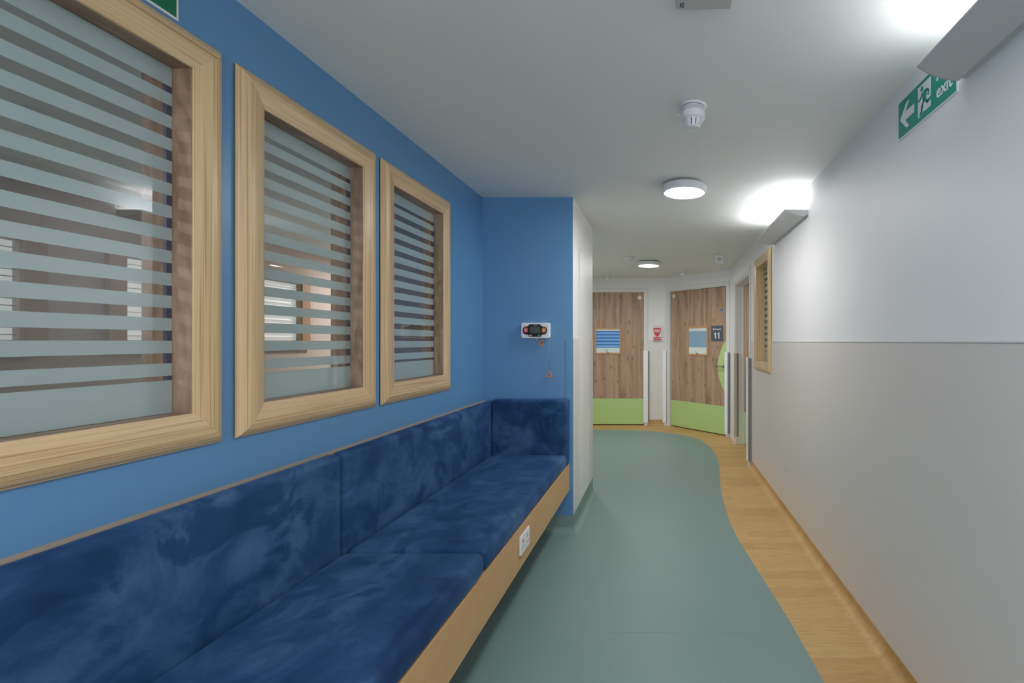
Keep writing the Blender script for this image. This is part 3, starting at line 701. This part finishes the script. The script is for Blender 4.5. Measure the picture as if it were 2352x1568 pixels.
# ------------------------------------------------------------------ exit signs
def exit_sign(origin, d, label, green, w=.400, h=.154, full=True):
    e = empty('exit_sign', origin, d); tag(e, label, 'exit sign')
    b = MB(); b.box(0, w, 0, h, .0, .004); b.build('sign_board', M['sign_white'], e)
    b = MB(); b.box(.006, w-.006, .006, h-.006, .004, .0048); b.build('sign_field', green, e)
    if full:
        b = MB(); b.prism([(.020, .076), (.070, .126), (.093, .126), (.062, .093), (.130, .093), (.130, .060), (.062, .060), (.093, .027), (.070, .027)][::-1], .0049, .0055)
        b.build('arrow', M['sign_white'], e)
        b = MB(); b.prism([(.157, .022), (.182, .022), (.190, .032), (.214, .030), (.245, .030), (.245, .134), (.157, .134)], .0049, .0055); dr = b.build('doorway_symbol', M['sign_white'], e)
        b = MB(); z0, z1 = .0056, .0062
        b.prism(circ(.186, .118, .0095, n=24), z0, z1)
        b.prism([(.186, .100), (.204, .107), (.222, .104), (.214, .070), (.194, .064)], z0, z1)
        for pts, w_ in (([(.190, .100), (.176, .086), (.160, .082)], .008), ([(.216, .102), (.232, .092), (.228, .076)], .008),
                        ([(.200, .070), (.188, .052), (.184, .034), (.172, .026)], .011), ([(.208, .070), (.224, .054), (.246, .060)], .011)):
            for q in stroke(pts, w_): b.prism(q, z0, z1)
            for x, y in pts[1:-1]: b.prism(circ(x, y, w_/2, n=12), z0, z1)
        b.build('running_figure', green, dr)
        text('Fire', .052, (.279, .096, .0050), M['sign_white'], e, bold=.0012, align='LEFT')
        text('exit', .062, (.279, .036, .0050), M['sign_white'], e, bold=.0012, align='LEFT')
    return e
exit_sign((XR, 1.988, 2.156), RIGHT, 'green exit sign with left arrow and running figure on the white wall', M['sign_green'])
exit_sign((XL, .892, 2.190), LEFT, 'green sign with white border above the nearest window on the blue wall', M['sign_green2'], full=False)

# ------------------------------------------------------------------ wall uplighters
def uplighter(y0, y1, label):
    """trough on the right wall: local x along the wall, y up, z out from the wall"""
    e = empty('wall_uplighter', (XR, y1, 2.176), RIGHT); tag(e, label, 'wall light', 'uplighters on the right wall')
    Lh = y1-y0
    arc = [(.014, .004)]
    arc += [(.022, -.004)]
    for k in range(1, 15):
        t = k/14*.132; arc.append((.022+t, -.004+.22-math.sqrt(.22**2-t**2)))
    th = .004
    inner = [(u-(.000 if i < 2 else .001), z+th) for i, (u, z) in enumerate(arc)]
    b = MB()
    loop = arc+inner[::-1]
    A = [b.bm.verts.new((0, z, u)) for u, z in loop]; Bq = [b.bm.verts.new((Lh, z, u)) for u, z in loop]
    n = len(loop)
    for i in range(n):
        fc = b.bm.faces.new((A[i], A[(i+1) % n], Bq[(i+1) % n], Bq[i])); fc.smooth = i not in (len(arc)-1, n-1, 0)
    b.build('shell', M['shell'], e)
    for x0, x1 in ((-.002, .002), (Lh-.002, Lh+.002)):
        b = MB(); pts = [(.0005, .040), (.0005, .004)]+[(u, z) for u, z in arc]
        b.prism(pts, x0, x1, fn=lambda u, z, x: (x, z, u)); b.build('end_cap', M['shell'], e)
    b = MB(); b.box(.002, Lh-.002, .002, .036, .0005, .014); b.build('backplate', M['shell'], e)
    b = MB(); b.box(.03, Lh-.03, .026, .034, .040, .085); b.build('light_strip', M['strip'], e)
    b = MB(); b.box(Lh/2-.006, Lh/2+.006, -.008, .004, .004, .016); b.build('clip', M['plastic'], e, bevel=.001)
    return e
uplighter(3.231, 4.20, 'curved white uplighter on the right wall just before the wooden window')
uplighter(.58, 1.551, 'curved uplighter at the top right, in front of the green exit sign')
uplighter(-2.07, -1.10, 'curved uplighter behind the viewpoint')['label'] = 'curved uplighter on the right wall nearest the corridor entrance'

# ------------------------------------------------------------------ ceiling things
def round_light(x, y, label):
    e = empty('ceiling_light', (x, y, CE)); tag(e, label, 'ceiling light', 'round ceiling lights')
    b = MB(); b.lathe([(.118, -.001), (.120, -.012), (.120, -.013)], 0, 0); b.build('mounting_base', M['grey_box'], e)
    b = MB(); b.lathe([(.130, -.012), (.141, -.014), (.144, -.020), (.145, -.056), (.143, -.060), (.128, -.060), (.126, -.054), (.124, -.050)], 0, 0, n=64); b.build('housing_ring', M['plastic'], e)
    b = MB(); b.lathe([(.1235, -.049), (.1235, -.053), (.120, -.056), (.06, -.0565), (.01, -.057)], 0, 0, n=64); b.build('diffuser', M['lamp'], e)
    return e
round_light(.141, 3.19, 'larger round glowing ceiling light near the blue wall end')
round_light(-.178, 6.27, 'smaller round glowing ceiling light in front of the far doors')
round_light(.141, .11, 'round ceiling light directly above the viewpoint')
round_light(-.178, -1.6, 'added unseen round light at the corridor entrance')  # unseen lamp added behind the camera to light the near corridor
round_light(-1.35, 6.27, 'added unseen round light in the side space behind the white wall')  # unseen lamp added round the corner to brighten the far end

# sounder base with smoke detector
e = empty('smoke_detector', (.132, 2.13, CE)); tag(e, 'white smoke detector on a tall slotted sounder base, nearest on the ceiling', 'smoke detector')
b = MB(); b.lathe([(.0585, -.0005), (.0585, -.006), (.052, -.010)], 0, 0); b.build('base_ring', M['plastic'], e)
b = MB(); b.lathe([(.046, -.010), (.046, -.030)], 0, 0); b.build('sounder_grille', M['grey_key'], e)
for z in (-.015, -.0205, -.026):
    b = MB(); b.lathe([(.047, z+.0013), (.0515, z+.0013), (.0515, z-.0013), (.047, z-.0013)], 0, 0); b.build('grille_ring', M['plastic'], e)
b = MB(); b.lathe([(.047, -.029), (.051, -.030), (.052, -.034), (.052, -.052), (.050, -.058), (.046, -.061)], 0, 0); b.build('detector_body', M['plastic'], e)
b = MB(); b.lathe([(.046, -.061), (.0455, -.064), (.036, -.066), (.034, -.068)], 0, 0); b.build('detector_shoulder', M['plastic'], e)
b = MB(); b.lathe([(.036, -.066), (.027, -.092)], 0, 0); b.build('sensing_chamber', M['dark'], e)
for k in range(12):
    a = 2*math.pi*k/12
    b = MB(); M_ = Matrix.Rotation(a, 4, 'Z')
    for q in ([(.034, -.0078, -.066), (.034, .0078, -.066), (.024, .0062, -.092), (.024, -.0062, -.092)],):
        ov = [M_ @ Vector((x+.007, y, z)) for x, y, z in q]; iv = [M_ @ Vector((x+.001, y, z)) for x, y, z in q]
        vs = [b.bm.verts.new(p) for p in ov+iv]
        for fc in ((0, 1, 2, 3), (7, 6, 5, 4), (0, 4, 5, 1), (1, 5, 6, 2), (2, 6, 7, 3), (3, 7, 4, 0)): b.bm.faces.new([vs[i] for i in fc])
    b.build('chamber_fin', M['plastic'], e)
b = MB(); b.lathe([(.031, -.090), (.0315, -.093), (.028, -.098), (.022, -.0995), (.005, -.100)], 0, 0); b.build('detector_cap', M['plastic'], e)
b = MB(); b.box(-.066, -.048, -.006, .006, -.045, -.042); b.build('side_tab', M['plastic'], e)
# small detector further on
def small_detector(x, y, r, h, name, label, cat):
    e = empty(name, (x, y, CE)); tag(e, label, cat)
    b = MB(); b.lathe([(r, -.0005), (r, -h*.35), (r*.92, -h*.5), (r*.5, -h*.6)], 0, 0, n=32); b.build('base', M['plastic'], e)
    b = MB(); b.lathe([(r*.35, -h*.55), (r*.33, -h*.85), (r*.1, -h)], 0, 0, n=24); b.build('sensor_head', M['plastic'], e)
small_detector(-.41, 6.0, .065, .052, 'ceiling_sensor', 'flat round white sensor on the ceiling left of the smaller round light', 'sensor')
def pir(x, y, label):
    e = empty('motion_sensor', (x, y, CE)); tag(e, label, 'sensor')
    b = MB(); b.lathe([(.05, -.0005), (.05, -.02), (.042, -.028)], 0, 0, n=32); b.build('base', M['plastic'], e)
    b = MB(); b.lathe([(.034, -.028), (.036, -.06), (.030, -.075), (.012, -.085)], 0, 0, n=32); b.build('sensor_head', M['white'], e)
pir(.29, 7.05, 'small white dome sensor on the ceiling above the Bedroom 11 door')
pir(-.83, 7.5, 'small white dome sensor on the ceiling above the left far door')
e = empty('indicator_box', (.62, 5.79, CE-.105), FRONT); tag(e, 'small square white indicator box hanging from the ceiling before the far doors', 'indicator')
b = MB(); b.box(0, .094, 0, .105, -.03, 0); b.build('box_housing', M['plastic'], e, bevel=.003)
b = MB(); b.prism(circ(.047, .055, .022, n=28), 0, .003); b.build('dial', M['grey_box'], e, bevel=.0008)
for q in (.35, 3.5): pass
b = MB(); b.prism(circ(.047, .055, .006, n=16), .003, .009); b.build('indicator_lamp', M['grey_key'], e)
# access point at the top edge of the picture
e = empty('wireless_access_point', (.039, 1.304, CE)); tag(e, 'grey rectangular wireless access point with small dark logo on the ceiling at the top edge', 'access point')
b = MB(); b.box(0, .164, 0, .164, -.030, -.0005); b.build('housing', M['grey_box'], e, bevel=.003)
DN = Matrix(((0, 1, 0, 0), (1, 0, 0, 0), (0, 0, -1, 0), (0, 0, 0, 1)))
t = text('CISCO', .0062, (0, 0, 0), M['dark'], e, name='logo_lettering', bold=.0002)
t.data.transform(Matrix.Translation((.0120, .1455, -.0302)) @ DN)
b = MB()
for k, hh in enumerate((.0025, .0045, .007, .0045, .0025, .0045, .007, .0045, .0025)): b.box(.0190, .0190+hh, .1335+k*.003-.0006, .1335+k*.003+.0006, -.0306, -.0300)
b.build('logo_bars', M['dark'], e)
